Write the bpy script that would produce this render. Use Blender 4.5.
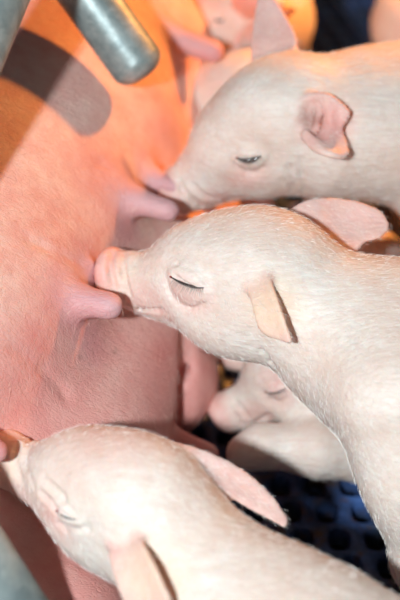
import bpy, bmesh, math, time
import numpy as np
from mathutils import Vector, Matrix
from mathutils.bvhtree import BVHTree

T_START = time.time()
for o in list(bpy.data.objects):
    bpy.data.objects.remove(o)
SC = bpy.context.scene
COL = SC.collection

# ------------------------------------------------------------------ camera
PITCH = math.radians(42.0)
FPX = 1100.0                                   # focal length in pixels of the 400x600 frame
CF = np.array([0, math.cos(PITCH), -math.sin(PITCH)])
CU = np.array([0, math.sin(PITCH), math.cos(PITCH)])
CR = np.array([1.0, 0, 0])
CAM = np.array([0, 0, .19]) - CF * .78
cd = bpy.data.cameras.new('camera')
cam = bpy.data.objects.new('camera', cd)
COL.objects.link(cam)
cam.location = CAM
cam.rotation_euler = (math.pi / 2 - PITCH, 0, 0)
cd.sensor_fit = 'VERTICAL'
cd.sensor_height = 36
cd.sensor_width = 24
cd.lens = 36 * FPX / 600.0
cd.clip_start = .02
cd.dof.use_dof = True
cd.dof.focus_distance = .735
cd.dof.aperture_fstop = 3.6
SC.camera = cam

# ------------------------------------------------------------------ light
SC.view_settings.view_transform = 'Standard'
SC.view_settings.look = 'None'
SC.view_settings.gamma = 1
SC.view_settings.use_curve_mapping = False
SC.view_settings.exposure = 0.0
w = bpy.data.worlds.new('barn_air')
SC.world = w
w.use_nodes = True
w.node_tree.nodes['Background'].inputs[0].default_value = (.80, .86, 1.0, 1)
w.node_tree.nodes['Background'].inputs[1].default_value = .05


def aim(o, target):
    o.rotation_euler = (Vector(target) - o.location).to_track_quat('-Z', 'Y').to_euler()


FLASH = CAM - CR * .21 - CU * .00 - CF * .22              # flash beside the upright-held camera
ld = bpy.data.lights.new('camera_flash', 'AREA')
ld.shape = 'DISK'
ld.size = .045
ld.energy = 13.0
ld.color = (.85, .945, 1.0)
lo = bpy.data.objects.new('camera_flash', ld)
COL.objects.link(lo)
lo.location = FLASH
aim(lo, (0, 0, .19))
LAMP = (.38, .57, .58)                         # infrared heat lamp over the creep area
ld = bpy.data.lights.new('heat_lamp_bulb', 'SPOT')
ld.energy = 27
ld.color = (1.0, .36, .07)
ld.shadow_soft_size = .022
ld.spot_size = math.radians(84)
ld.spot_blend = 1.0
lo = bpy.data.objects.new('heat_lamp_bulb', ld)
COL.objects.link(lo)
lo.location = LAMP
aim(lo, (-.02, .30, .1))


def at(x, y, d):
    """point seen at (x, y) of the 400x600 frame, d metres in front of the camera"""
    return CAM + CF * d + CR * ((x - 200) / FPX * d) + CU * ((300 - y) / FPX * d)


def proj(P):
    q = np.asarray(P) - CAM
    d = q @ CF
    return 200 + (q @ CR) / d * FPX, 300 - (q @ CU) / d * FPX, d


# ------------------------------------------------------------------ materials
def mat(name):
    m = bpy.data.materials.new(name)
    m.use_nodes = True
    nt = m.node_tree
    b = nt.nodes['Principled BSDF']
    return m, nt, b


def node(nt, typ, **kw):
    n = nt.nodes.new(typ)
    for k, v in kw.items():
        if k == 'inp':
            for kk, vv in v.items():
                n.inputs[kk].default_value = vv
        else:
            setattr(n, k, v)
    return n


def link(nt, a, b):
    nt.links.new(a, b)


def mixrgb(nt, fac, a, b, mode='MIX'):
    n = nt.nodes.new('ShaderNodeMix')
    n.data_type = 'RGBA'
    n.blend_type = mode
    for i, v in ((0, fac), (6, a), (7, b)):
        if isinstance(v, (int, float)):
            n.inputs[i].default_value = v
        elif isinstance(v, tuple):
            n.inputs[i].default_value = (*v, 1) if len(v) == 3 else v
        else:
            nt.links.new(v, n.inputs[i])
    return n.outputs[2]


def noise(nt, scale, detail=3, rough=.55, vec=None, dist=0):
    n = node(nt, 'ShaderNodeTexNoise')
    n.inputs['Scale'].default_value = scale
    n.inputs['Detail'].default_value = detail
    n.inputs['Roughness'].default_value = rough
    n.inputs['Distortion'].default_value = dist
    if vec is not None:
        nt.links.new(vec, n.inputs['Vector'])
    return n.outputs['Fac']


def ramp(nt, fac, stops):
    n = node(nt, 'ShaderNodeValToRGB')
    e = n.color_ramp.elements
    while len(e) < len(stops):
        e.new(.5)
    for el, (p, c) in zip(e, stops):
        el.position = p
        el.color = (*c, 1) if len(c) == 3 else c
    nt.links.new(fac, n.inputs[0])
    return n.outputs[0]


def piglet_skin():
    m, nt, b = mat('piglet_skin')
    geo = node(nt, 'ShaderNodeNewGeometry')
    pos = geo.outputs['Position']
    at_ = node(nt, 'ShaderNodeAttribute', attribute_name='tint')
    sep = node(nt, 'ShaderNodeSeparateColor')
    link(nt, at_.outputs['Color'], sep.inputs[0])
    n1 = noise(nt, 28, 4, .6, pos)
    base = ramp(nt, n1, [(.3, (.72, .56, .47)), (.55, (.79, .69, .61)), (.72, (.82, .75, .68))])
    mps = node(nt, 'ShaderNodeMapping')
    mps.inputs['Rotation'].default_value = (0, math.radians(12), math.radians(14))
    mps.inputs['Scale'].default_value = (.16, 1, 1)
    link(nt, pos, mps.inputs['Vector'])
    streak = noise(nt, 330, 3, .6, mps.outputs[0], .4)
    base = mixrgb(nt, ramp(nt, streak, [(.42, (0, 0, 0)), (.62, (.55, .55, .55))]), base, (.70, .55, .47))
    n2 = noise(nt, 90, 3, .6, pos)
    pinkc = ramp(nt, n2, [(.3, (.74, .30, .26)), (.7, (.80, .44, .38))])
    c = mixrgb(nt, sep.outputs[0], base, pinkc)
    c = mixrgb(nt, sep.outputs[1], c, (.78, .57, .40))
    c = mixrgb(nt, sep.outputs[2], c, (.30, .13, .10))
    link(nt, c, b.inputs['Base Color'])
    b.inputs['Roughness'].default_value = .52
    b.inputs['Specular IOR Level'].default_value = .35
    b.inputs['Subsurface Weight'].default_value = .25
    b.inputs['Subsurface Radius'].default_value = (1, .32, .18)
    b.inputs['Subsurface Scale'].default_value = .008
    n4 = noise(nt, 70, 3, .6, pos)
    mx = node(nt, 'ShaderNodeMath', operation='MULTIPLY_ADD')
    link(nt, n4, mx.inputs[0])
    mx.inputs[1].default_value = 2.2
    link(nt, streak, mx.inputs[2])
    bp = node(nt, 'ShaderNodeBump', inp={'Strength': .5, 'Distance': .0014})
    link(nt, mx.outputs[0], bp.inputs['Height'])
    link(nt, bp.outputs[0], b.inputs['Normal'])
    return m


def sow_skin():
    m, nt, b = mat('sow_skin')
    geo = node(nt, 'ShaderNodeNewGeometry')
    pos = geo.outputs['Position']
    at_ = node(nt, 'ShaderNodeAttribute', attribute_name='tint')
    sep = node(nt, 'ShaderNodeSeparateColor')
    link(nt, at_.outputs['Color'], sep.inputs[0])
    n1 = noise(nt, 11, 5, .6, pos)
    base = ramp(nt, n1, [(.32, (.78, .36, .30)), (.5, (.84, .50, .42)), (.68, (.87, .61, .51))])
    n2 = noise(nt, 60, 4, .65, pos)
    base = mixrgb(nt, .35, base, ramp(nt, n2, [(.35, (.68, .30, .27)), (.65, (.88, .66, .57))]))
    c = mixrgb(nt, sep.outputs[0], base, (.60, .33, .36))       # mauve skin of teats
    c = mixrgb(nt, sep.outputs[1], c, (.66, .20, .18))          # raw red patches
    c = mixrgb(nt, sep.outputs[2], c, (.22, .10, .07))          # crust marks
    link(nt, c, b.inputs['Base Color'])
    b.inputs['Roughness'].default_value = .48
    b.inputs['Specular IOR Level'].default_value = .4
    b.inputs['Subsurface Weight'].default_value = .2
    b.inputs['Subsurface Radius'].default_value = (1, .3, .2)
    b.inputs['Subsurface Scale'].default_value = .008
    mp = node(nt, 'ShaderNodeMapping')
    mp.inputs['Rotation'].default_value = (0, 0, math.radians(-15))
    mp.inputs['Scale'].default_value = (1, 2.6, 1.2)
    link(nt, pos, mp.inputs['Vector'])
    n3 = noise(nt, 110, 5, .62, mp.outputs[0], .6)
    vo = node(nt, 'ShaderNodeTexVoronoi', feature='DISTANCE_TO_EDGE')
    vo.inputs['Scale'].default_value = 190
    link(nt, mp.outputs[0], vo.inputs['Vector'])
    sm = node(nt, 'ShaderNodeMath', operation='MINIMUM')
    link(nt, vo.outputs['Distance'], sm.inputs[0])
    sm.inputs[1].default_value = .12
    mx = node(nt, 'ShaderNodeMath', operation='MULTIPLY_ADD')
    link(nt, sm.outputs[0], mx.inputs[0])
    mx.inputs[1].default_value = 1.6
    link(nt, n3, mx.inputs[2])
    bp = node(nt, 'ShaderNodeBump', inp={'Strength': .5, 'Distance': .0022})
    link(nt, mx.outputs[0], bp.inputs['Height'])
    link(nt, bp.outputs[0], b.inputs['Normal'])
    return m


def simple(name, col, rough=.5, metal=0.0, spec=.5):
    m, nt, b = mat(name)
    b.inputs['Base Color'].default_value = (*col, 1)
    b.inputs['Roughness'].default_value = rough
    b.inputs['Metallic'].default_value = metal
    b.inputs['Specular IOR Level'].default_value = spec
    return m


def galvanised():
    m, nt, b = mat('galvanised_steel')
    geo = node(nt, 'ShaderNodeNewGeometry')
    pos = geo.outputs['Position']
    vo = node(nt, 'ShaderNodeTexVoronoi')
    vo.inputs['Scale'].default_value = 120
    link(nt, pos, vo.inputs['Vector'])
    sp = node(nt, 'ShaderNodeSeparateColor')
    link(nt, vo.outputs['Color'], sp.inputs[0])
    a = ramp(nt, sp.outputs[0], [(.1, (.20, .25, .25)), (.9, (.36, .42, .41))])
    n = noise(nt, 45, 5, .65, pos)
    c = mixrgb(nt, .6, a, ramp(nt, n, [(.35, (.17, .22, .22)), (.52, (.30, .35, .33)), (.66, (.50, .55, .53))]))
    link(nt, c, b.inputs['Base Color'])
    b.inputs['Metallic'].default_value = .35
    b.inputs['Roughness'].default_value = .45
    n2 = noise(nt, 130, 4, .6, pos)
    bp = node(nt, 'ShaderNodeBump', inp={'Strength': .25, 'Distance': .001})
    link(nt, n2, bp.inputs['Height'])
    link(nt, bp.outputs[0], b.inputs['Normal'])
    return m


def floor_plastic():
    m, nt, b = mat('floor_plastic')
    geo = node(nt, 'ShaderNodeNewGeometry')
    n = noise(nt, 22, 5, .6, geo.outputs['Position'])
    c = ramp(nt, n, [(.35, (.025, .035, .055)), (.55, (.04, .075, .19)), (.7, (.065, .14, .36))])
    n2 = noise(nt, 60, 4, .6, geo.outputs['Position'])
    f = ramp(nt, n2, [(.52, (0, 0, 0)), (.70, (1, 1, 1))])
    c = mixrgb(nt, f, c, (.10, .05, .025))
    link(nt, c, b.inputs['Base Color'])
    b.inputs['Roughness'].default_value = .42
    bp = node(nt, 'ShaderNodeBump', inp={'Strength': .3, 'Distance': .001})
    link(nt, n2, bp.inputs['Height'])
    link(nt, bp.outputs[0], b.inputs['Normal'])
    return m


def grimy(name, c0, c1, scale=9, rough=.6):
    m, nt, b = mat(name)
    geo = node(nt, 'ShaderNodeNewGeometry')
    n = noise(nt, scale, 5, .6, geo.outputs['Position'])
    link(nt, ramp(nt, n, [(.35, c0), (.68, c1)]), b.inputs['Base Color'])
    b.inputs['Roughness'].default_value = rough
    return m


M_PIG = piglet_skin()
M_SOW = sow_skin()
M_FUR = simple('white_bristle', (.90, .86, .80), .4)
M_SOWHAIR = simple('reddish_bristle', (.78, .50, .40), .4)
M_LASH = simple('grey_lash', (.28, .25, .22), .5)
M_EYE = simple('dark_eye', (.035, .02, .02), .12)
M_LID = simple('wet_eye_corner', (.35, .06, .05), .2)
M_HOOF = simple('hoof_horn', (.45, .36, .26), .4)
M_STEEL = galvanised()
M_FLOOR = floor_plastic()
M_WALL = grimy('pen_panel_plastic', (.40, .38, .34), (.52, .50, .46))
M_PIT = grimy('pit_slurry', (.01, .008, .006), (.02, .016, .012), 5, .3)


# ------------------------------------------------------------------ objects
def mesh_obj(name, verts, faces, material, parent=None, smooth=True):
    me = bpy.data.meshes.new(name)
    verts = np.asarray(verts, np.float32)
    if isinstance(faces, np.ndarray):
        n, k = faces.shape
        me.vertices.add(len(verts))
        me.vertices.foreach_set('co', verts.ravel())
        me.loops.add(n * k)
        me.loops.foreach_set('vertex_index', faces.astype(np.int32).ravel())
        me.polygons.add(n)
        me.polygons.foreach_set('loop_start', np.arange(0, n * k, k, dtype=np.int32))
        me.update(calc_edges=True)
    else:
        me.from_pydata([tuple(map(float, v)) for v in verts], [], faces)
        me.update()
    if smooth:
        me.polygons.foreach_set('use_smooth', np.ones(len(me.polygons), bool))
    me.materials.append(material)
    o = bpy.data.objects.new(name, me)
    COL.objects.link(o)
    if parent is not None:
        o.parent = parent
    return o


def tag(o, label, cat, group=None):
    o['label'] = label
    o['category'] = cat
    if group:
        o['group'] = group


def empty(name, loc):
    o = bpy.data.objects.new(name, None)
    o.empty_display_size = .03
    COL.objects.link(o)
    o.location = Vector(loc)
    bpy.context.view_layer.update()
    return o


def adopt(o, parent):
    """parent a world-space object to a thing's empty, keeping its place"""
    o.parent = parent
    o.matrix_parent_inverse = Matrix.Translation(-Vector(parent.location))


# ------------------------------------------------------------------ implicit bodies
class Field:
    """signed distance grid; flesh is smoothly blended from simple volumes"""

    def __init__(s, lo, hi, h):
        s.h = h
        s.lo = np.asarray(lo, float)
        s.n = np.ceil((np.asarray(hi, float) - s.lo) / h).astype(int) + 1
        s.a = np.full(tuple(s.n), .05, np.float32)
        s.ax = [(s.lo[i] + h * np.arange(s.n[i])).astype(np.float32) for i in range(3)]

    def sub(s, lo, hi):
        i0 = np.clip(np.floor((np.asarray(lo) - s.lo) / s.h).astype(int), 0, s.n - 1)
        i1 = np.clip(np.ceil((np.asarray(hi) - s.lo) / s.h).astype(int) + 1, 1, s.n)
        sl = tuple(slice(a, b) for a, b in zip(i0, i1))
        g = (s.ax[0][sl[0]][:, None, None], s.ax[1][sl[1]][None, :, None], s.ax[2][sl[2]][None, None, :])
        return sl, g

    def put(s, fn, lo, hi, k, carve=False):
        m = k + .012
        sl, (X, Y, Z) = s.sub(np.asarray(lo) - m, np.asarray(hi) + m)
        if s.a[sl].size == 0:
            return
        d = fn(X, Y, Z)
        a = s.a[sl]
        if carve:
            hh = np.clip(.5 - .5 * (a + d) / k, 0, 1)
            s.a[sl] = a * (1 - hh) + (-d) * hh + k * hh * (1 - hh)
        else:
            hh = np.clip(.5 + .5 * (d - a) / k, 0, 1)
            s.a[sl] = d * (1 - hh) + a * hh - k * hh * (1 - hh)

    def cone(s, a, ra, b, rb, k=.012, carve=False):
        a = np.asarray(a, np.float32)
        b = np.asarray(b, np.float32)
        ab = b - a
        L2 = float(ab @ ab) + 1e-12

        def fn(X, Y, Z):
            t = np.clip(((X - a[0]) * ab[0] + (Y - a[1]) * ab[1] + (Z - a[2]) * ab[2]) / L2, 0, 1)
            return np.sqrt((X - a[0] - t * ab[0]) ** 2 + (Y - a[1] - t * ab[1]) ** 2 + (Z - a[2] - t * ab[2]) ** 2) - (ra + t * (rb - ra))
        s.put(fn, np.minimum(a - ra, b - rb), np.maximum(a + ra, b + rb), k, carve)

    def ell(s, c, rad, R=None, k=.012, carve=False):
        c = np.asarray(c, np.float32)
        rad = np.asarray(rad, np.float32)
        R = np.eye(3) if R is None else np.asarray(R)
        R = R.astype(np.float32)

        def fn(X, Y, Z):
            q0 = k0 = k1 = 0
            for i in range(3):
                e = ((X - c[0]) * R[0, i] + (Y - c[1]) * R[1, i] + (Z - c[2]) * R[2, i]) / rad[i]
                k0 = k0 + e * e
                k1 = k1 + (e / rad[i]) ** 2
            k0 = np.sqrt(k0)
            return k0 * (k0 - 1) / np.sqrt(k1 + 1e-9)
        ext = np.sqrt(((R * rad[None, :]) ** 2).sum(1))
        s.put(fn, c - ext, c + ext, k, carve)

    def cloud(s, pts, rad, k=.006):
        pts = pts.astype(np.float32)
        m = .012
        lo, hi = pts.min(0) - m, pts.max(0) + m
        sl, (X, Y, Z) = s.sub(lo, hi)
        sh = s.a[sl].shape
        if 0 in sh:
            return
        G = np.stack(np.broadcast_arrays(X, Y, Z), -1).reshape(-1, 3)
        # only cells close to the sheet matter
        key = np.zeros(len(G), bool)
        ck = pts[::7]
        best = np.full(len(G), 1e9, np.float32)
        for i in range(0, len(G), 60000):
            g = G[i:i + 60000]
            d2 = (g ** 2).sum(1)[:, None] + (ck ** 2).sum(1)[None] - 2 * g @ ck.T
            best[i:i + 60000] = d2.min(1)
        key = best < .016 ** 2
        idx = np.nonzero(key)[0]
        out = np.full(len(G), .03, np.float32)
        for i in range(0, len(idx), 20000):
            j = idx[i:i + 20000]
            g = G[j].astype(np.float64)
            d2 = (g ** 2).sum(1)[:, None] + (pts.astype(np.float64) ** 2).sum(1)[None] - 2 * g @ pts.T.astype(np.float64)
            out[j] = (np.sqrt(np.maximum(d2, 0)) - rad[None, :]).min(1)
        d = out.reshape(sh)
        a = s.a[sl]
        hh = np.clip(.5 + .5 * (d - a) / k, 0, 1)
        s.a[sl] = d * (1 - hh) + a * hh - k * hh * (1 - hh)

    def ray(s, px, py):
        v = at(px, py, 1) - CAM
        tt = np.arange(.45, 1.4, .0006)
        P = CAM + tt[:, None] * v
        ii = np.round((P - s.lo) / s.h).astype(int)
        ok = ((ii > 0) & (ii < s.n - 2)).all(1)
        val = np.full(len(tt), 1.0)
        j = ii[ok]
        val[ok] = s.a[j[:, 0], j[:, 1], j[:, 2]]
        hit = np.nonzero(val < 0)[0]
        if not len(hit):
            return None
        i = ii[hit[0]]
        g = np.array([s.a[tuple(i + 2 * e)] - s.a[tuple(i - 2 * e)] for e in np.eye(3, dtype=int)])
        return P[hit[0]], g / (np.linalg.norm(g) + 1e-9)

    def socket(s, a, b, amt=1.0):
        """eyelid pouch and brow around a slit running from pixel a to pixel b"""
        m = s.ray(.5 * (a[0] + b[0]), .5 * (a[1] + b[1]))
        if m is None:
            return
        p, n = m
        ax = at(b[0], b[1], .8) - at(a[0], a[1], .8)
        ax -= n * (ax @ n)
        L = np.linalg.norm(ax)
        ax /= L
        dn = np.cross(ax, n)
        if dn[2] > 0:
            dn = -dn
        R = np.column_stack([ax, dn, n])
        s.ell(p + n * .0015 + dn * .002, (L * 1.0, L * .75, .0036 * amt), R, .009, True)
        s.ell(p - n * .0026 + dn * .0018, (L * .74, L * .56, .0026 + .003 * amt), R, .006)
        # fold under the lower lid and above the upper lid
        for sg, q, dp in ((1, .80, .0009), (-1, .46, .0006)):
            pts = []
            for t in np.linspace(-1, 1, 9):
                o = p + ax * t * L * .72 + dn * sg * q * L * math.sqrt(max(0, 1 - (t * .92) ** 2))
                x, y, _ = proj(o)
                h = s.ray(x, y)
                if h is not None:
                    pts.append(h[0] + h[1] * .0002)
            for u0, u1 in zip(pts[:-1], pts[1:]):
                if np.linalg.norm(u1 - u0) < .012:
                    s.cone(u0, dp, u1, dp, .0022, True)
        # slit
        s.cone(p - ax * L * .45 + n * .001, .0011, p + ax * L * .45 + n * .001, .0011, .002, True)

    def crease(s, path, r=.0012, k=.003):
        """skin wrinkle following the surface under a drawn path"""
        P = catmull([(x, y, 0) for x, y in path], 4 * len(path))
        H = [s.ray(x, y) for x, y, _ in P]
        H = [h[0] + h[1] * r * .35 for h in H if h is not None]
        for a, b in zip(H[:-1], H[1:]):
            if np.linalg.norm(a - b) < .012:
                s.cone(a, r, b, r, k, True)

    def mesh(s, relax=2):
        A = s.a
        A[0], A[-1] = np.maximum(A[0], 1e-4), np.maximum(A[-1], 1e-4)
        A[:, 0], A[:, -1] = np.maximum(A[:, 0], 1e-4), np.maximum(A[:, -1], 1e-4)
        A[:, :, 0], A[:, :, -1] = np.maximum(A[:, :, 0], 1e-4), np.maximum(A[:, :, -1], 1e-4)
        neg = A < 0
        cnt = np.zeros(tuple(s.n - 1), np.int8)
        for dx in (0, 1):
            for dy in (0, 1):
                for dz in (0, 1):
                    cnt += neg[dx:s.n[0] - 1 + dx, dy:s.n[1] - 1 + dy, dz:s.n[2] - 1 + dz]
        act = (cnt > 0) & (cnt < 8)
        C = np.argwhere(act)
        vid = np.full(act.shape, -1, np.int32)
        vid[act] = np.arange(len(C))
        acc = np.zeros((len(C), 3))
        num = np.zeros(len(C))
        offs = [(x, y, z) for x in (0, 1) for y in (0, 1) for z in (0, 1)]
        val = {o: A[C[:, 0] + o[0], C[:, 1] + o[1], C[:, 2] + o[2]] for o in offs}
        for o in offs:
            for ax in range(3):
                if o[ax] == 0:
                    p = list(o)
                    p[ax] = 1
                    p = tuple(p)
                    v0, v1 = val[o], val[p]
                    cr = (v0 < 0) != (v1 < 0)
                    t = np.where(cr, v0 / np.where(cr, v0 - v1, 1), 0)
                    q = np.array(o, float)[None] + t[:, None] * np.eye(3)[ax][None]
                    acc += np.where(cr[:, None], q, 0)
                    num += cr
        V = s.lo + (C + acc / num[:, None]) * s.h
        quads = []
        for ax in range(3):
            o1, o2 = [(1, 2), (2, 0), (0, 1)][ax]
            n0 = [slice(None)] * 3
            n1 = [slice(None)] * 3
            n0[ax] = slice(0, -1)
            n1[ax] = slice(1, None)
            a0, a1 = neg[tuple(n0)], neg[tuple(n1)]
            E = np.argwhere(a0 != a1)
            E = E[(E[:, o1] > 0) & (E[:, o2] > 0) & (E[:, o1] < s.n[o1] - 1) & (E[:, o2] < s.n[o2] - 1)]
            inside = neg[E[:, 0], E[:, 1], E[:, 2]]
            e1 = np.eye(3, dtype=int)[o1]
            e2 = np.eye(3, dtype=int)[o2]

            def g(c):
                return vid[c[:, 0], c[:, 1], c[:, 2]]
            q = np.stack([g(E - e1 - e2), g(E - e2), g(E), g(E - e1)], 1)
            q[~inside] = q[~inside][:, ::-1]
            quads.append(q)
        Q = np.concatenate(quads)
        for _ in range(relax):
            S = np.zeros_like(V)
            N = np.zeros(len(V))
            for i in range(4):
                for j in (1, 3):
                    for c in range(3):
                        S[:, c] += np.bincount(Q[:, i], V[Q[:, (i + j) % 4], c], len(V))
                    N += np.bincount(Q[:, i], minlength=len(V))
            V = V * .45 + .55 * S / np.maximum(N, 1)[:, None]
        return V, Q


def vnormals(V, Q):
    n = np.cross(V[Q[:, 2]] - V[Q[:, 0]], V[Q[:, 3]] - V[Q[:, 1]])
    N = np.zeros_like(V)
    for i in range(4):
        for c in range(3):
            N[:, c] += np.bincount(Q[:, i], n[:, c], len(V))
    return N / (np.linalg.norm(N, axis=1)[:, None] + 1e-12)


def set_tint(o, T):
    a = o.data.color_attributes.new('tint', 'FLOAT_COLOR', 'POINT')
    buf = np.ones((len(T), 4), np.float32)
    buf[:, :3] = np.clip(T, 0, 1)
    a.data.foreach_set('color', buf.ravel())


def catmull(P, n):
    P = np.asarray(P, float)
    P = np.concatenate([[2 * P[0] - P[1]], P, [2 * P[-1] - P[-2]]])
    out = []
    m = len(P) - 3
    for t in np.linspace(0, m, n):
        i = min(int(t), m - 1)
        u = t - i
        a, b, c, d = P[i:i + 4]
        out.append(.5 * (2 * b + (c - a) * u + (2 * a - 5 * b + 4 * c - d) * u * u + (3 * b - a - 3 * c + d) * u ** 3))
    return np.array(out)


def ear_sheet(st, bulge, rim=0.0, thick=.0020, nv=46, nu=30):
    """st: stations (edge point, edge point) from root to tip, as world points"""
    Lp = catmull([a for a, b in st], nv)
    Rp = catmull([b for a, b in st], nv)
    u = np.linspace(0, 1, nu)
    ax = np.gradient(.5 * (Lp + Rp), axis=0)
    nr = np.cross(Rp - Lp, ax)
    nr /= np.linalg.norm(nr, axis=1)[:, None] + 1e-9
    P = Lp[:, None] * (1 - u)[None, :, None] + Rp[:, None] * u[None, :, None]
    wid = np.linalg.norm(Rp - Lp, axis=1)
    prof = 4 * u * (1 - u)
    s = np.linspace(0, 1, nv)
    amp = bulge * np.minimum(1, wid / .03) * (1.0 - .45 * s)
    P = P + nr[:, None] * (amp[:, None] * prof[None])[:, :, None]
    rad = np.full(P.shape[:2], thick)
    rad *= (.74 + .26 * np.minimum(1, prof * 2) + rim * np.clip(1 - prof * 2.2, 0, 1))[None]
    rad *= (1.35 - .45 * s)[:, None]
    return P.reshape(-1, 3), rad.reshape(-1).astype(np.float32), P


def frame_from(fwd, up):
    f = np.asarray(fwd, float)
    f /= np.linalg.norm(f)
    l = np.cross(up, f)
    l /= np.linalg.norm(l)
    return np.column_stack([f, l, np.cross(f, l)])


def strands(name, V, Q, count, flow, length, width, lift, material, parent, keep=None, seed=0):
    """short bristles as slim blades growing from the skin"""
    rng = np.random.default_rng(seed)
    e = np.cross(V[Q[:, 2]] - V[Q[:, 0]], V[Q[:, 3]] - V[Q[:, 1]])
    ar = np.linalg.norm(e, axis=1)
    cen = V[Q].mean(1)
    if keep is not None:
        ar = ar * keep(cen, e / (ar[:, None] + 1e-12))
    p = ar / ar.sum()
    fi = rng.choice(len(Q), count, p=p)
    a, b = rng.random((2, count, 1))
    q = V[Q[fi]]
    P = (q[:, 0] * (1 - a) + q[:, 1] * a) * (1 - b) + (q[:, 3] * (1 - a) + q[:, 2] * a) * b
    N = e[fi] / (ar[fi][:, None] * 0 + np.linalg.norm(e[fi], axis=1)[:, None] + 1e-12)
    D = flow(P) + rng.normal(0, .22, (count, 3))
    D -= N * (D * N).sum(1)[:, None]
    D /= np.linalg.norm(D, axis=1)[:, None] + 1e-9
    L = length * (.6 + .8 * rng.random((count, 1)))
    S = np.cross(D, N)
    # let each blade face sideways at random
    an = rng.random((count, 1)) * math.pi
    S = S * np.cos(an) + N * np.sin(an)
    w_ = width * (.7 + .6 * rng.random((count, 1)))
    mid = P + D * L * .55 + N * L * lift * .62
    tip = P + D * L + N * L * lift * .85
    base = P - N * .0005
    VV = np.stack([base - S * w_, base + S * w_, mid + S * w_ * .8, mid - S * w_ * .8, tip], 1).reshape(-1, 3)
    i0 = np.arange(count)[:, None] * 5
    F = np.concatenate([i0 + [0, 1, 2], i0 + [0, 2, 3], i0 + [3, 2, 4]])
    o = mesh_obj(name, VV, F, material)
    if parent is not None:
        adopt(o, parent)
    o['kind'] = 'stuff'
    return o


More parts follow.
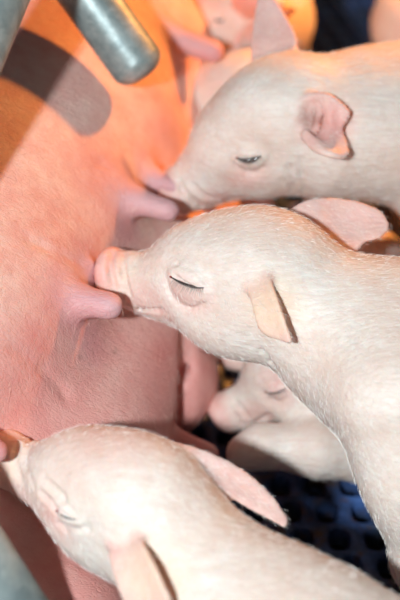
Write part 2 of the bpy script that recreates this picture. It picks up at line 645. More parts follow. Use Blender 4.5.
# ------------------------------------------------------------------ piglets
def piglet(label, center, fwd, up, scale, spine, legs, ears, eyes, group='piglets suckling at the sow',
           h=.0016, fur=16000, extra=None, neck_r=.036, shape=None, tints=(), milk=0.0, lid=1.0, lashes=True, creases=()):
    R = frame_from(fwd, up)
    c = np.asarray(center, float)
    S = scale * .01
    sh = dict(muzzle=1.0, jaw=1.0, skull=1.0, cheek=1.0)
    if shape:
        sh.update(shape)

    def W(p):
        return c + R @ (np.asarray(p, float) * S)
    pts = [W((9.5, 0, -1.2)), W((0, 5, 0)), W((0, -5, 0)), W((0, 0, 5)), W((0, 0, -5))]
    lo = np.min([*pts, *[p - r for p, r in spine], *[p - r for leg in legs for p, r in leg]], axis=0)
    hi = np.max([*pts, *[p + r for p, r in spine], *[p + r for leg in legs for p, r in leg]], axis=0)
    sheets = []
    for st, bulge, *rm in ears:
        P, rad, grid = ear_sheet(st, bulge, *rm)
        sheets.append((P, rad, grid))
        lo = np.minimum(lo, P.min(0))
        hi = np.maximum(hi, P.max(0))
    F = Field(lo - .014, hi + .014, h)
    # trunk and neck
    prev = (W((-1.2, 0, -.6)), neck_r * scale / 1.15)
    for p, r in spine:
        F.cone(prev[0], prev[1], p, r, .03)
        prev = (np.asarray(p), r)
    for leg in legs:
        for (p0, r0), (p1, r1) in zip(leg[:-1], leg[1:]):
            F.cone(p0, r0, p1, r1, .026 if r0 > .028 else .012)
    # head
    k = .012 * scale
    F.ell(W((-.3, 0, .2)), np.array([4.5, 3.75, 3.9 * sh['skull']]) * S, R, k)
    F.ell(W((2.3, 0, .45)), np.array([3.7, 2.9, 2.75]) * S, R, k)
    for s in (1, -1):
        F.ell(W((.6, 1.75 * s, -1.7)), np.array([3.5, 2.1, 2.6]) * S * sh['cheek'], R, k)
        F.ell(W((2.9, 1.75 * s, 1.15)), np.array([1.7, 1.0, .9]) * S, R, .006)
    F.cone(W((2.6, 0, -.9)), 2.75 * S * sh['muzzle'], W((7.2, 0, -1.3)), 1.72 * S * sh['muzzle'], k)
    F.cone(W((1.8, 0, -2.7)), 1.9 * S * sh['jaw'], W((7.0, 0, -2.35)), .85 * S * sh['jaw'], k * .7)
    # snout disc with raised rim
    F.cone(W((7.9, 0, -1.15)), 1.55 * S, W((8.3, 0, -1.1)), 1.5 * S, .006)
    for i in range(14):
        a0, a1 = 2 * math.pi * i / 14, 2 * math.pi * (i + 1) / 14
        pr = [W((8.75 + .25 * math.sin(a), 1.25 * math.cos(a), -1.15 + 1.15 * math.sin(a))) for a in (a0, a1)]
        F.cone(pr[0], .34 * S, pr[1], .34 * S, .007)
    for s in (1, -1):
        F.cone(W((9.3, .55 * s, -1.05)), .26 * S, W((8.3, .5 * s, -1.0)), .22 * S, .002, True)
        # mouth corner
        pm = [(7.6, .55, -2.35), (6.6, 1.25, -2.2), (5.4, 1.85, -1.95), (4.7, 2.25, -1.6)]
        for p0, p1 in zip(pm[:-1], pm[1:]):
            F.cone(W((p0[0], p0[1] * s, p0[2])), .16 * S, W((p1[0], p1[1] * s, p1[2])), .16 * S, .003, True)
        # snout creases
        for x0 in (7.5,):
            pc = [(x0 + .15, 1.1 * s, .15), (x0, 1.75 * s, -.9), (x0 - .1, 1.65 * s, -1.9)]
            for p0, p1 in zip(pc[:-1], pc[1:]):
                F.cone(W(p0), .08 * S, W(p1), .08 * S, .005, True)
    for p, rad, grid in sheets:
        F.cloud(p, rad)
    for (a, b, opening, tilt) in eyes:
        F.socket(a, b, lid)
    for c_ in creases:
        F.crease(c_)
    if extra:
        extra(F, W, S, R)
    V, Q = F.mesh(1)
    root = empty('piglet', (float(prev[0][0]), float(prev[0][1]), 0))
    tag(root, label, 'piglet', group)
    body = mesh_obj('body', V, Q, M_PIG)
    adopt(body, root)
    N = vnormals(V, Q)
    # natural skin colour: pink snout, ears, eye rims; tints also paint one ear hollow's shade
    loc = (V - c) @ R / S
    T = np.zeros((len(V), 3), np.float32)

    def blob(p, rad, wgt):
        d = np.linalg.norm((loc - np.asarray(p)) / np.asarray(rad), axis=1)
        return wgt * np.clip(1.6 - 1.2 * d, 0, 1)
    pk = np.maximum(blob((9.2, 0, -1.1), (1.5, 2.4, 2.4), 1.0), blob((7.2, 0, -2.0), (2.0, 2.2, 1.2), .35))
    for s in (1, -1):
        pk = np.maximum(pk, blob((3.0, 3.0 * s, .2), (1.7, 1.3, 1.15), .38))
        pk = np.maximum(pk, blob((5.6, 1.9 * s, -1.4), (2.0, 1.2, 1.3), .42))
    for p, rad, grid in sheets:
        near = np.full(len(V), 9.0)
        b0, b1 = p.min(0) - .006, p.max(0) + .006
        ix = np.nonzero(((V > b0) & (V < b1)).all(1))[0]
        pp = p[::2]
        for i in range(0, len(ix), 8000):
            j = ix[i:i + 8000]
            d2 = (V[j] ** 2).sum(1)[:, None] + (pp ** 2).sum(1)[None] - 2 * V[j] @ pp.T
            near[j] = np.sqrt(np.maximum(d2.min(1), 0))
        pk = np.maximum(pk, .52 * np.clip(1.7 - near / .0035, 0, 1))
    T[:, 0] = pk
    T[:, 1] = milk * blob((7.6, .8, -.3), (1.0, 1.2, .9), 1.0)
    T[:, 2] = np.maximum(T[:, 2], .5 * np.clip((.024 - V[:, 2]) / .004, 0, 1))      # horn of the hooves
    for p, r, ch, wgt in tints:
        d = np.linalg.norm(V - np.asarray(p), axis=1) / r
        T[:, ch] = np.maximum(T[:, ch], wgt * np.clip(1.5 - d, 0, 1))
    set_tint(body, T)
    # eyes where the lids sit
    bvh = BVHTree.FromPolygons(V.tolist(), Q.tolist())
    for (a, b, opening, tilt) in eyes:
        hits = []
        for t in np.linspace(0, 1, 9):
            px, py = a[0] + (b[0] - a[0]) * t, a[1] + (b[1] - a[1]) * t + tilt * 4 * t * (1 - t)
            dr = Vector(at(px, py, 1) - CAM).normalized()
            hp, nn, _, _ = bvh.ray_cast(Vector(CAM), dr)
            if hp is None:
                break
            hits.append((np.array(hp), np.array(nn)))
        if len(hits) < 9:
            continue
        nav = np.mean([n for _, n in hits], 0)
        nav /= np.linalg.norm(nav)
        cl = np.array([p for p, _ in hits])
        cl[1:-1] = (cl[:-2] + cl[1:-1] + cl[2:]) / 3
        ax = cl[-1] - cl[0]
        Ln = np.linalg.norm(ax)
        ax /= Ln
        dn = np.cross(ax, nav)
        dn /= np.linalg.norm(dn)
        if dn[2] > 0:
            dn = -dn
        # dark slit
        vs, fs = [], []
        m = 10
        for i, p in enumerate(cl):
            t = i / 8
            wd = opening * max(.12, math.sin(math.pi * (.05 + .9 * t)) ** .7)
            for j in range(m):
                an = 2 * math.pi * j / m
                vs.append(p + dn * wd * math.cos(an) + nav * (.0003 + .00075 * math.sin(an)))
        for i in range(8):
            for j in range(m):
                fs.append((i * m + j, i * m + (j + 1) % m, (i + 1) * m + (j + 1) % m, (i + 1) * m + j))
        fs += [tuple(range(m - 1, -1, -1)), tuple(8 * m + j for j in range(m))]
        eo = mesh_obj('eye', vs, fs, M_EYE)
        adopt(eo, root)
        # moist inner corner
        cs, cf = [], []
        for i in range(6):
            for j in range(8):
                th, ph = math.pi * (i + .02) / 5.04, 2 * math.pi * j / 8
                cs.append(cl[0] + ax * .0013 * math.cos(th) + (dn * math.cos(ph) * .0009 + nav * math.sin(ph) * .0009) * math.sin(th))
        for i in range(5):
            for j in range(8):
                cf.append((i * 8 + j, i * 8 + (j + 1) % 8, i * 8 + 8 + (j + 1) % 8, i * 8 + 8 + j))
        co = mesh_obj('eye_corner', cs, cf, M_LID)
        co.parent = eo
        if not lashes:
            continue
        # lashes
        rng = np.random.default_rng(5)
        vs, fs = [], []
        for i in range(17):
            t = .12 + .84 * i / 16
            q = cl[0] + 0
            fi = t * 8
            i0 = min(int(fi), 7)
            q = cl[i0] + (cl[i0 + 1] - cl[i0]) * (fi - i0)
            q = q - dn * opening * .6 + nav * .0006
            dr = dn * 1.0 + nav * .85 + ax * (t - .35) * .9 + rng.normal(0, .08, 3)
            dr /= np.linalg.norm(dr)
            ln = Ln * (.26 + .12 * rng.random())
            n0 = len(vs)
            tip = q + dr * ln + dn * ln * .15
            for j in range(3):
                an = 2 * math.pi * j / 3
                vs.append(q + (ax * math.cos(an) + nav * math.sin(an)) * .00028)
            vs.append(tip)
            fs += [(n0, n0 + 1, n0 + 3), (n0 + 1, n0 + 2, n0 + 3), (n0 + 2, n0, n0 + 3)]
        la = mesh_obj('eyelashes', vs, fs, M_LASH, smooth=False)
        la.parent = eo
    if fur:
        bd = np.asarray(spine[-1][0]) - c
        bd = bd / np.linalg.norm(bd)

        def flow(P):
            hd = ((P - c) @ R / S)[:, 0:1]
            wt = np.clip((hd + 2) / 6, 0, 1)
            D = bd[None] * (1 - wt) + (-R[:, 0] * .8 - R[:, 2] * .2)[None] * wt
            D = D + np.array([0, 0, -.35])
            return D

        def keep(P, Nf):
            l_ = (P - c) @ R / S
            return np.where(l_[:, 0] > 7.4, .1, 1.0)
        strands('coat', V, Q, fur, flow, .0048, .00008, .25, M_FUR, root, keep, 3)
    return root, (V, Q, bvh)


def ear_px(rows):
    return [(at(*a), at(*b)) for a, b in rows]


def auto_ears(center, fwd, up, scale, flat=0.0):
    """a pair of ears on the crown; flat lays them back along the neck"""
    R = frame_from(fwd, up)
    S = scale * .01
    c = np.asarray(center)
    out = []
    for s in (1, -1):
        prof = [(-2.0, 2.2, 2.6, 1.3), (-2.6, 3.2, 3.6, 1.9), (-3.5, 4.3, 4.6, 2.0), (-4.6, 5.2, 5.2, 1.5), (-5.4, 5.9, 5.3, .6)]
        st = []
        for i, (x, y, z, wd) in enumerate(prof):
            z = z - flat * .75 * i
            y = y - flat * .35 * i
            x = x - flat * .3 * i
            a = c + R @ (np.array([x + wd * .75, s * (y - wd * .25), z + wd * .5]) * S)
            b = c + R @ (np.array([x - wd * .75, s * (y + wd * .45), z - wd * .6]) * S)
            st.append((a, b))
        out.append((st, .006 * s))
    return out


#@@SCENE
# ------------------------------------------------------------------ the pen
def build_floor():
    # moulded plastic slat floor: slanted lattice of rounded slots
    a = np.array([.0285, 0.0])
    b = np.array([-.0072, .0262])
    m = 16
    def sup(t, rx, ry, n=3.2):
        c_, s_ = math.cos(t), math.sin(t)
        return np.array([rx * math.copysign(abs(c_) ** (2 / n), c_), ry * math.copysign(abs(s_) ** (2 / n), s_)])
    hole = np.array([sup(2 * math.pi * i / m, .0088, .0102, 2.8) for i in range(m)])
    out = []
    for i in range(m):
        t = 2 * math.pi * i / m
        c_, s_ = math.cos(t), math.sin(t)
        q = max(abs(c_), abs(s_)) + 1e-12
        out.append(.5 * c_ / q * a + .5 * s_ / q * b)
    out = np.array(out)
    dz = .022
    cell = np.concatenate([np.c_[out, np.zeros(m)], np.c_[hole * 1.12, np.zeros(m)], np.c_[hole, np.full(m, -.0016)], np.c_[hole, np.full(m, -dz)]])
    f = []
    for k in range(3):
        for i in range(m):
            j = (i + 1) % m
            f.append((k * m + i, k * m + j, (k + 1) * m + j, (k + 1) * m + i))
    f = np.array(f)
    o0 = np.array([.0655, -.0142])
    V, Q = [], []
    n = 0
    for i in range(-36, 42):
        for j in range(-26, 52):
            p = o0 + i * a + j * b
            if not (-.85 < p[0] < 1.0 and -.7 < p[1] < 1.3):
                continue
            V.append(cell + np.array([p[0], p[1], 0]))
            Q.append(f + n * 4 * m)
            n += 1
    o = mesh_obj('floor', np.concatenate(V), np.concatenate(Q), M_FLOOR, smooth=False)
    o['kind'] = 'structure'
    o['label'] = 'dark blue moulded plastic slatted floor with rounded slots'
    bm = bmesh.new()
    bmesh.ops.create_grid(bm, x_segments=1, y_segments=1, size=1.4)
    for v in bm.verts:
        v.co += Vector((.1, .3, -.25))
    p = mesh_obj('floor_pit', [v.co[:] for v in bm.verts], [tuple(v.index for v in fc.verts) for fc in bm.faces], M_PIT)
    p['kind'] = 'structure'
    bm.free()


build_floor()


def box(name, lo, hi, m, kind=None):
    bm = bmesh.new()
    bmesh.ops.create_cube(bm, size=1)
    for v in bm.verts:
        v.co = Vector([lo[i] + (v.co[i] + .5) * (hi[i] - lo[i]) for i in range(3)])
    bmesh.ops.bevel(bm, geom=bm.edges[:], offset=.004, segments=2, affect='EDGES')
    bm.verts.index_update()
    o = mesh_obj(name, [v.co[:] for v in bm.verts], [tuple(v.index for v in fc.verts) for fc in bm.faces], m, smooth=False)
    if kind:
        o['kind'] = kind
    bm.free()
    return o


box('wall_back', (-.85, 1.28, -.02), (1.0, 1.32, .55), M_WALL, 'structure')
box('wall_right', (.98, -.7, -.02), (1.02, 1.3, .55), M_WALL, 'structure')


# ------------------------------------------------------------------ crate bars
def pipe(pts, rad, label, ends=(True, True)):
    """galvanised tube along a polyline, closed by domed ends"""
    P = [np.asarray(p, float) for p in pts]
    ax0 = P[1] - P[0]
    ax0 /= np.linalg.norm(ax0)
    rings = []
    def fr(ax):
        e = np.cross(ax, [.3, .5, .81])
        e /= np.linalg.norm(e)
        return e, np.cross(ax, e)
    e1, e2 = fr(ax0)
    def ring(c, r, ax):
        nonlocal e1, e2
        e1 = e1 - ax * (e1 @ ax)
        e1 /= np.linalg.norm(e1)
        e2 = np.cross(ax, e1)
        return [c + r * (e1 * math.cos(t) + e2 * math.sin(t)) for t in np.linspace(0, 2 * math.pi, 40, endpoint=False)]
    prof = []
    for a in np.linspace(.04, math.pi / 2, 9):
        prof.append((-.62 * rad * math.cos(a) + .0, rad * math.sin(a) ** .8))
    R_ = []
    for x, r in prof:
        R_.append(ring(P[0] + ax0 * (x + .62 * rad), r, ax0))
    for i in range(1, len(P)):
        ax = P[i] - P[i - 1]
        ax /= np.linalg.norm(ax)
        if i < len(P) - 1:
            bx = P[i + 1] - P[i]
            bx /= np.linalg.norm(bx)
            ax = ax + bx
            ax /= np.linalg.norm(ax)
            R_.append(ring(P[i], rad, ax))
        else:
            for x, r in prof[::-1]:
                R_.append(ring(P[i] - ax * (x + .62 * rad), r, ax))
    V = np.concatenate(R_)
    n = 40
    F = [[k * n + j, k * n + (j + 1) % n, (k + 1) * n + (j + 1) % n, (k + 1) * n + j] for k in range(len(R_) - 1) for j in range(n)]
    F += [list(range(n - 1, -1, -1)), list(range((len(R_) - 1) * n, len(R_) * n))]
    o = mesh_obj('crate_bar', V, F, M_STEEL)
    tag(o, label, 'metal bar', 'galvanised bars of the farrowing crate')
    return o


pipe([at(146, 77, .86), at(60, -43, .84), at(-60, -212, .81)], .0213,
     'galvanised bar with rounded free end pointing at the teats')
pipe([at(150, -370, .80), at(-110, 255, .635)], .0195,
     'galvanised bar slanting over the sow beside the bar with rounded end')
pipe([at(-160, 353, .583), at(105, 750, .672)], .0205,
     'galvanised bar beside the snout of the piglet with a hanging ear')


# ------------------------------------------------------------------ the sow
def build_sow():
    A = np.array([.25, .968])
    N = np.array([.968, -.25])

    def sp(s, t, z):
        q = N * s + A * t
        return np.array([q[0], q[1], z])
    Rs = np.column_stack([[N[0], N[1], 0], [A[0], A[1], 0], [0, 0, 1]])
    lo = np.array([-.64, -.62, 0.0])
    hi = np.array([.14, .84, .36])
    F = Field(lo - .012, hi, .003)

    def trunk(s0, z0, hw, hh, taper):
        def fn(X, Y, Z):
            s = X * N[0] + Y * N[1]
            t = X * A[0] + Y * A[1]
            sb = np.clip((-.06 - t) / .16, 0, 1)
            sf = np.clip((t - .36) / .16, 0, 1)
            s = s + .045 * sb * sb * (3 - 2 * sb) + .11 * sf * sf * (3 - 2 * sf)
            e = np.clip(np.abs(t - .08) / taper, 0, 1) ** 4
            q = np.sqrt(np.maximum(1 - e, .01))
            k0 = np.sqrt(((s - s0) / (hw * q)) ** 2 + ((Z - z0) / (hh * q)) ** 2)
            k1 = np.sqrt(((s - s0) / (hw * q) ** 2) ** 2 + ((Z - z0) / (hh * q) ** 2) ** 2)
            return (k0 * (k0 - 1) / (k1 + 1e-6)).astype(np.float32)
        return fn
    F.put(trunk(-.28, .15, .205, .165, .66), lo, hi, .001)
    F.put(trunk(-.15, .088, .135, .088, .60), lo, hi, .03)
    # mammary mounds of the upper row
    for t in (-.30, -.172, -.03, .085, .20, .326, .44):
        F.ell(sp(-.135 if -.1 < t < .4 else (-.175 if t < 0 else -.235), t, .175), (.052, .05, .055), Rs, .03)
    # lower row of mounds
    for t in (-.20, -.08, .04, .15, .27):
        F.ell(sp(-.062, t, .058), (.066, .06, .056), Rs, .012)
    # skin folds between the rows
    F.cone(sp(-.055, .02, .118), .004, sp(-.035, .10, .125), .003, .012, True)
    F.cone(sp(-.030, -.03, .085), .004, sp(-.012, .08, .09), .004, .006, True)
    for cr_ in ([(25, 238), (58, 254), (92, 270)], [(95, 160), (122, 178), (150, 182)], [(10, 345), (45, 372), (70, 402)]):
        F.crease(cr_, .0012, .004)
    # deep fold between the upper belly and the lower row
    fold = [F.ray(x, y) for x, y in ((186, 334), (187, 350), (187, 368), (185, 386), (182, 404), (178, 422), (174, 440))]
    fold = [h[0] - h[1] * .002 + np.array([.004, 0, 0]) for h in fold if h is not None]
    for a, b in zip(fold[:-1], fold[1:]):
        if np.linalg.norm(a - b) < .04:
            F.cone(a, .0055, b, .0055, .012, True)
    # teats
    teats = [((118, 195, .850), (179, 214, .836), .0105, .0090),
             ((58, 297, .765), (123, 308, .752), .0115, .0098),
             ((150, 30, .985), (224, 55, .975), .0125, .0105),
             ((42, 262, .80), (96, 268, .79), .0075, .0065),
             ((-45, 440, .668), (8, 455, .668), .0100, .0085),
             ((140, 175, .90), (182, 190, .885), .0095, .008)]
    tips = []
    for a, b, r0, r1 in teats:
        a, b = at(*a), at(*b)
        ax = (b - a) / np.linalg.norm(b - a)
        F.ell(a - ax * .010, (.018, .017, .017), frame_from(ax, (0, 0, 1)), .016)
        F.cone(a - ax * .02, r0 * 1.15, a + (b - a) * .3, r0, .010)
        F.cone(a, r0, b - ax * r1, r1, .006)
        tips.append((a, b))
    for t, z, s in ((-.02, .06, .0), (.09, .055, .0)):
        F.cone(sp(s - .03, t, z), .011, sp(s + .012, t, z - .012), .009, .01)
    V, Q = F.mesh(3)
    root = empty('sow', (-.24, .1, 0))
    tag(root, 'pink sow lying on her side with swollen udder and long teats', 'sow')
    o = mesh_obj('body', V, Q, M_SOW)
    adopt(o, root)
    T = np.zeros((len(V), 3), np.float32)
    for a, b in tips:
        ab = b - a
        t = np.clip((V - a) @ ab / (ab @ ab), -.2, 1)
        d = np.linalg.norm(V - a - t[:, None] * ab, axis=1)
        T[:, 0] = np.maximum(T[:, 0], .75 * np.clip(1.45 - d / .022, 0, 1))
    for x, y, d, r_, w_ in ((90, 350, .80, .04, .5), (30, 385, .73, .05, .55), (60, 405, .74, .05, .55), (195, 400, .86, .06, .6), (150, 390, .83, .06, .55), (10, 430, .69, .05, .5),
                            (100, 178, .83, .028, .45), (50, 315, .745, .03, .4), (115, 225, .84, .02, .4), (30, 560, .66, .06, .5), (100, 570, .70, .06, .5)):
        dd = np.linalg.norm(V - at(x, y, d), axis=1) / r_
        T[:, 1] = np.maximum(T[:, 1], w_ * np.clip(1.5 - dd, 0, 1))
    for x, y, d, r_, w_ in ((86, 335, .775, .02, .6), (130, 225, .845, .018, .5), (178, 135, .93, .025, .6), (70, 290, .75, .02, .5), (125, 205, .84, .02, .4)):
        dd = np.linalg.norm(V - at(x, y, d), axis=1) / r_
        T[:, 0] = np.maximum(T[:, 0], w_ * np.clip(1.5 - dd, 0, 1))
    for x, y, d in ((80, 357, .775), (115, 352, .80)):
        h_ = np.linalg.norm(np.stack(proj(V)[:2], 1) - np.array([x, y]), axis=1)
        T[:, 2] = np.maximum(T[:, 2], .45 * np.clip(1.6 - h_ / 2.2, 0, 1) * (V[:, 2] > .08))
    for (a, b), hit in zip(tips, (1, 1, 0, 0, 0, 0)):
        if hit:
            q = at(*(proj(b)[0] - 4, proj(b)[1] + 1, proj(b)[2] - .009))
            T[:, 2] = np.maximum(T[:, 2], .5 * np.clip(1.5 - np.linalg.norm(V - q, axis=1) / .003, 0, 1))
    set_tint(o, T)
    Av = np.array([-.9, -.2, -.5])

    def keep(P, Nf):
        x, y, d = proj(P)
        return ((x > -60) & (x < 300) & (y > -60) & (y < 660)).astype(float)
    strands('bristles', V, Q, 9000, lambda P: np.tile(Av, (len(P), 1)), .009, .00011, .22, M_SOWHAIR, root, keep, 8)
    return V, Q


SOW = build_sow()
print('sow done', round(time.time() - T_START, 1))


# ------------------------------------------------------------------ piglets at the udder
def foot(x, y):
    v = CF + CR * (x - 200) / FPX + CU * (300 - y) / FPX
    t = (.012 - CAM[2]) / v[2]
    return CAM + v * t


G = np.array
# middle piglet: profile, sleeping eye, one ear flopped down, one laid back
piglet('white piglet with closed eye pressing its snout between two bare teats',
       (.039, .001, .211), (-.953, .28, -.085), (.006, .164, .987), 1.23, milk=.25,
       spine=[(at(342, 331, .765), .046), (at(407, 361, .765), .065), (G([.24, -.07, .17]), .074), (G([.36, -.10, .17]), .068)],
       legs=[[(at(397, 396, .715), .041), (at(420, 472, .725), .035), (at(432, 560, .745), .026), (G([.192, -.19, .035]), .014), (G([.187, -.195, .014]), .014)],
             [(G([.20, -.01, .15]), .04), (G([.235, -.005, .08]), .022), (G([.235, -.01, .013]), .013)],
             [(G([.36, -.14, .15]), .05), (G([.40, -.15, .09]), .026), (G([.38, -.15, .014]), .014)],
             [(G([.37, -.05, .15]), .05), (G([.41, -.04, .09]), .026), (G([.39, -.04, .014]), .014)]],
       ears=[(ear_px([((284, 216, .79), (312, 242, .78)), ((308, 202, .795), (335, 252, .785)), ((334, 200, .80), (352, 252, .79)),
                      ((360, 204, .80), (364, 241, .795)), ((379, 212, .80), (378, 237, .795)), ((387, 223, .798), (386, 230, .797))]), -.004),
             (ear_px([((247, 272, .735), (263, 266, .728)), ((250, 285, .722), (270, 284, .713)), ((254, 305, .714), (279, 308, .705)),
                      ((259, 325, .712), (287, 331, .703)), ((266, 334, .711), (291, 342, .703))]), .003)],
       eyes=[((171, 277), (204, 288), .0011, 3)], fur=45000, tints=[(at(273, 308, .708), .020, 1, .75), (at(148, 284, .745), .006, 0, .6)],
       creases=[[(113, 252), (110, 268), (116, 290)], [(126, 247), (123, 268), (130, 296)], [(262, 350), (285, 385), (303, 425)]], h=.0013)
print('piglet', round(time.time() - T_START, 1))

def ear_cup(F, W, S, R):
    # hollow of the ear, its inner ridge and the nick in the rim
    F.ell(at(312, 118, .812), (.0075, .011, .006), np.column_stack([CR, CU, CF]), .005, True)
    F.cone(at(308, 110, .815), .0026, at(314, 132, .812), .0026, .003, True)
    F.cone(at(306, 132, .808), .0022, at(322, 146, .800), .0022, .004)
    F.cone(at(318, 110, .815), .0018, at(315, 128, .815), .0018, .004)
    F.ell(at(351, 130, .805), (.0048, .0062, .012), np.column_stack([CR, CU, CF]), .003, True)


# upper piglet: head bowed, half-open eye, cupped ear
piglet('white piglet with half-open eye and cupped pink ear, one ear upright',
       (.058, .157, .240), (-.832, -.111, -.543), (-.478, -.352, .805), 1.18,
       shape=dict(jaw=1.5, muzzle=1.12, cheek=1.12),
       creases=[[(192, 184), (203, 195), (216, 199)], [(178, 178), (184, 194)], [(290, 165), (293, 188), (291, 208)], [(300, 160), (304, 185), (303, 205)]],
       spine=[(at(330, 126, .875), .051), (at(400, 123, .885), .057), (G([.30, .17, .205]), .066), (G([.42, .18, .20]), .06)],
       legs=[[(G([.20, .13, .17]), .035), (G([.26, .115, .10]), .020), (G([.262, .112, .014]), .013)],
             [(G([.23, .22, .17]), .035), (G([.28, .235, .09]), .02), (G([.28, .235, .014]), .013)],
             [(G([.42, .14, .17]), .045), (G([.45, .14, .09]), .024), (G([.43, .14, .014]), .014)],
             [(G([.43, .23, .17]), .045), (G([.46, .23, .09]), .024), (G([.44, .23, .014]), .014)]],
       ears=[(ear_px([((300, 103, .818), (304, 136, .812)), ((314, 96, .812), (316, 148, .802)), ((328, 97, .806), (330, 154, .797)),
                      ((340, 105, .806), (341, 156, .80)), ((348, 113, .806), (347, 152, .803))]), -.009, .55),
             (ear_px([((254, 62, .866), (290, 62, .856)), ((253, 45, .868), (295, 45, .858)), ((254, 28, .872), (293, 32, .862)),
                      ((257, 8, .876), (281, 10, .870)), ((260, -10, .878), (270, -8, .876))]), -.004)],
       eyes=[((237, 158), (261, 156), .0021, 4)], fur=36000, extra=ear_cup,
       tints=[(at(328, 125, .805), .020, 0, .85), (at(311, 120, .817), .008, 2, .6), (at(208, 193, .825), .008, 0, .9), (at(185, 190, .84), .018, 0, .6)])  # dark spot paints the shade inside the ear hollow
print('piglet', round(time.time() - T_START, 1))

# lower-left piglet: seen from above, near ear hanging, far ear laid back
piglet('white piglet with hanging ear and pink ear laid back, snout beside the bar',
       (-.044, -.162, .173), (-.89, .455, -.03), (-.09, -.10, .99), 1.08, milk=.35,
       spine=[(at(184, 555, .660), .034), (at(276, 654, .635), .057), (G([.14, -.31, .14]), .066), (G([.24, -.37, .14]), .062)],
       legs=[[(G([.05, -.27, .12]), .035), (G([.05, -.275, .07]), .02), (G([.045, -.275, .014]), .013)],
             [(G([.10, -.235, .10]), .028), (G([.11, -.235, .06]), .018), (G([.105, -.235, .014]), .013)],
             [(G([.24, -.41, .13]), .045), (G([.26, -.42, .08]), .024), (G([.24, -.42, .014]), .014)],
             [(G([.29, -.32, .13]), .045), (G([.31, -.32, .08]), .024), (G([.29, -.32, .014]), .014)]],
       ears=[(ear_px([((113, 536, .640), (132, 528, .635)), ((111, 555, .628), (146, 552, .612)), ((117, 580, .620), (160, 580, .600)),
                      ((127, 605, .616), (170, 605, .596)), ((140, 628, .614), (166, 630, .60))]), .004),
             (ear_px([((164, 447, .672), (180, 458, .668)), ((192, 449, .675), (199, 474, .672)), ((222, 460, .678), (226, 492, .674)),
                      ((250, 477, .68), (252, 508, .676)), ((272, 498, .68), (272, 519, .677)), ((286, 518, .68), (285, 526, .678))]), -.003)],
       eyes=[((57, 511), (77, 519), .0005, 3)], fur=36000, lid=.35, lashes=False,
       creases=[[(40, 492), (50, 503), (56, 510)], [(60, 524), (76, 530), (90, 528)], [(18, 444), (15, 462), (22, 482)], [(28, 440), (25, 464), (34, 488)], [(44, 480), (58, 492), (64, 500)]],
       tints=[(at(150, 575, .607), .020, 1, .6), (at(62, 512, .665), .014, 0, .5), (at(110, 440, .66), .03, 0, .25), (at(232, 505, .65), .012, 1, .5)])
print('piglet', round(time.time() - T_START, 1))

# crouching piglet under the middle one's chest
fw, up_ = (-.879, -.058, -.473), (-.47, .274, .839)
cL = G([.093, .038, .092])
piglet('piglet crouching in the shade under another piglet\'s throat, foreleg stretched out',
       cL, fw, up_, 1.03, shape=dict(jaw=1.25, cheek=1.08, skull=.76),
       creases=[[(234, 400), (242, 410), (248, 418)]],
       tints=[(at(238, 412, .865), .008, 0, .6), (at(272, 388, .845), .016, 0, .45)],
       spine=[(G([.14, .055, .075]), .045), (G([.155, .115, .07]), .050), (G([.14, .185, .06]), .046)],
       legs=[[(at(360, 449, .865), .027), (at(316, 447, .852), .022), (at(262, 446, .850), .0155), (at(243, 453, .850), .0132)],
             [(G([.10, .10, .06]), .028), (G([.075, .10, .03]), .018), (G([.05, .09, .015]), .013)],
             [(G([.165, .18, .05]), .032), (G([.19, .14, .03]), .018), (G([.175, .12, .015]), .013)],
             [(G([.115, .19, .05]), .032), (G([.095, .17, .03]), .018), (G([.085, .15, .015]), .013)]],
       ears=auto_ears(cL, fw, up_, 1.03, 1.5),
       eyes=[((266, 392), (286, 388), .0007, 3)], fur=9000, h=.0017)
print('piglet', round(time.time() - T_START, 1))

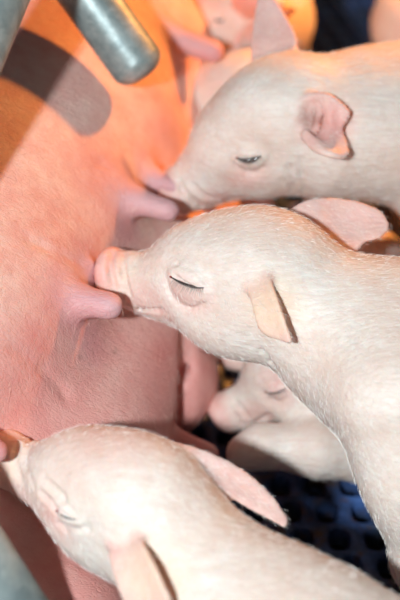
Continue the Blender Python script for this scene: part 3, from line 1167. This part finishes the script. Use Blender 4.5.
# piglets further along the udder, under the heat lamp
c1 = at(238, 22, 1.10)
piglet('piglet under the orange heat lamp suckling at the far teats',
       c1, (-.93, .1, -.35), (-.3, -.15, .93), 1.1,
       spine=[(c1 + G([.030, .06, -.03]), .046), (c1 + G([.025, .13, -.035]), .054), (c1 + G([.02, .22, -.035]), .052)],
       legs=[[(c1 + G([.05, .08, -.08]), .03), (G([c1[0] + .05, c1[1] + .08, .07]), .02), (G([c1[0] + .05, c1[1] + .08, .014]), .013)],
             [(c1 + G([-.01, .11, -.08]), .03), (G([c1[0] + .0, c1[1] + .11, .07]), .02), (G([c1[0] + .0, c1[1] + .11, .014]), .013)],
             [(c1 + G([.05, .20, -.07]), .035), (G([c1[0] + .055, c1[1] + .21, .07]), .02), (G([c1[0] + .055, c1[1] + .20, .014]), .013)],
             [(c1 + G([-.01, .21, -.07]), .035), (G([c1[0] + .0, c1[1] + .21, .07]), .02), (G([c1[0] + .0, c1[1] + .21, .014]), .013)]],
       ears=auto_ears(c1, (-.93, .1, -.35), (-.3, -.15, .93), 1.1),
       eyes=[((214, 20), (224, 20), .0015, 1)], fur=0, h=.0022)

c3 = at(240, 92, 1.02)
fw, up_ = (-.88, .2, -.42), (-.35, -.25, .90)
piglet('piglet glowing orange by the lamp between the sow and an upright-eared piglet',
       c3, fw, up_, 1.0,
       spine=[(c3 + G([.06, 0, -.03]), .045), (c3 + G([.11, .0, -.04]), .050), (c3 + G([.16, .0, -.045]), .046)],
       legs=[[(c3 + G([.09, -.04, -.06]), .028), (G([c3[0] + .08, c3[1] - .04, .05]), .018), (G([c3[0] + .08, c3[1] - .04, .014]), .013)],
             [(c3 + G([.10, .05, -.06]), .028), (G([c3[0] + .09, c3[1] + .05, .05]), .018), (G([c3[0] + .09, c3[1] + .05, .014]), .013)],
             [(c3 + G([.16, -.02, -.07]), .03), (G([c3[0] + .17, c3[1] - .02, .05]), .018), (G([c3[0] + .16, c3[1] - .02, .014]), .013)],
             [(c3 + G([.16, .03, -.07]), .03), (G([c3[0] + .17, c3[1] + .03, .05]), .018), (G([c3[0] + .16, c3[1] + .03, .014]), .013)]],
       ears=auto_ears(c3, fw, up_, 1.0, .7), eyes=[], fur=0, h=.0022)

c2 = G([.47, .47, .17])
fw, up_ = (.97, -.1, -.2), (0, 0, 1)
piglet('piglet turned away in the corner behind the upright-eared piglet',
       c2, fw, up_, 1.1,
       spine=[(G([.40, .48, .15]), .050), (G([.32, .49, .14]), .060), (G([.24, .50, .14]), .056)],
       legs=[[(G([.39, .44, .10]), .03), (G([.39, .44, .06]), .02), (G([.39, .44, .014]), .013)],
             [(G([.39, .53, .10]), .03), (G([.39, .53, .06]), .02), (G([.39, .53, .014]), .013)],
             [(G([.23, .46, .10]), .034), (G([.215, .46, .06]), .02), (G([.225, .46, .014]), .013)],
             [(G([.23, .55, .10]), .034), (G([.215, .55, .06]), .02), (G([.225, .55, .014]), .013)]],
       ears=auto_ears(c2, fw, up_, 1.1), eyes=[], fur=0, h=.0022, group='piglets away from the udder')
print('done', round(time.time() - T_START, 1))
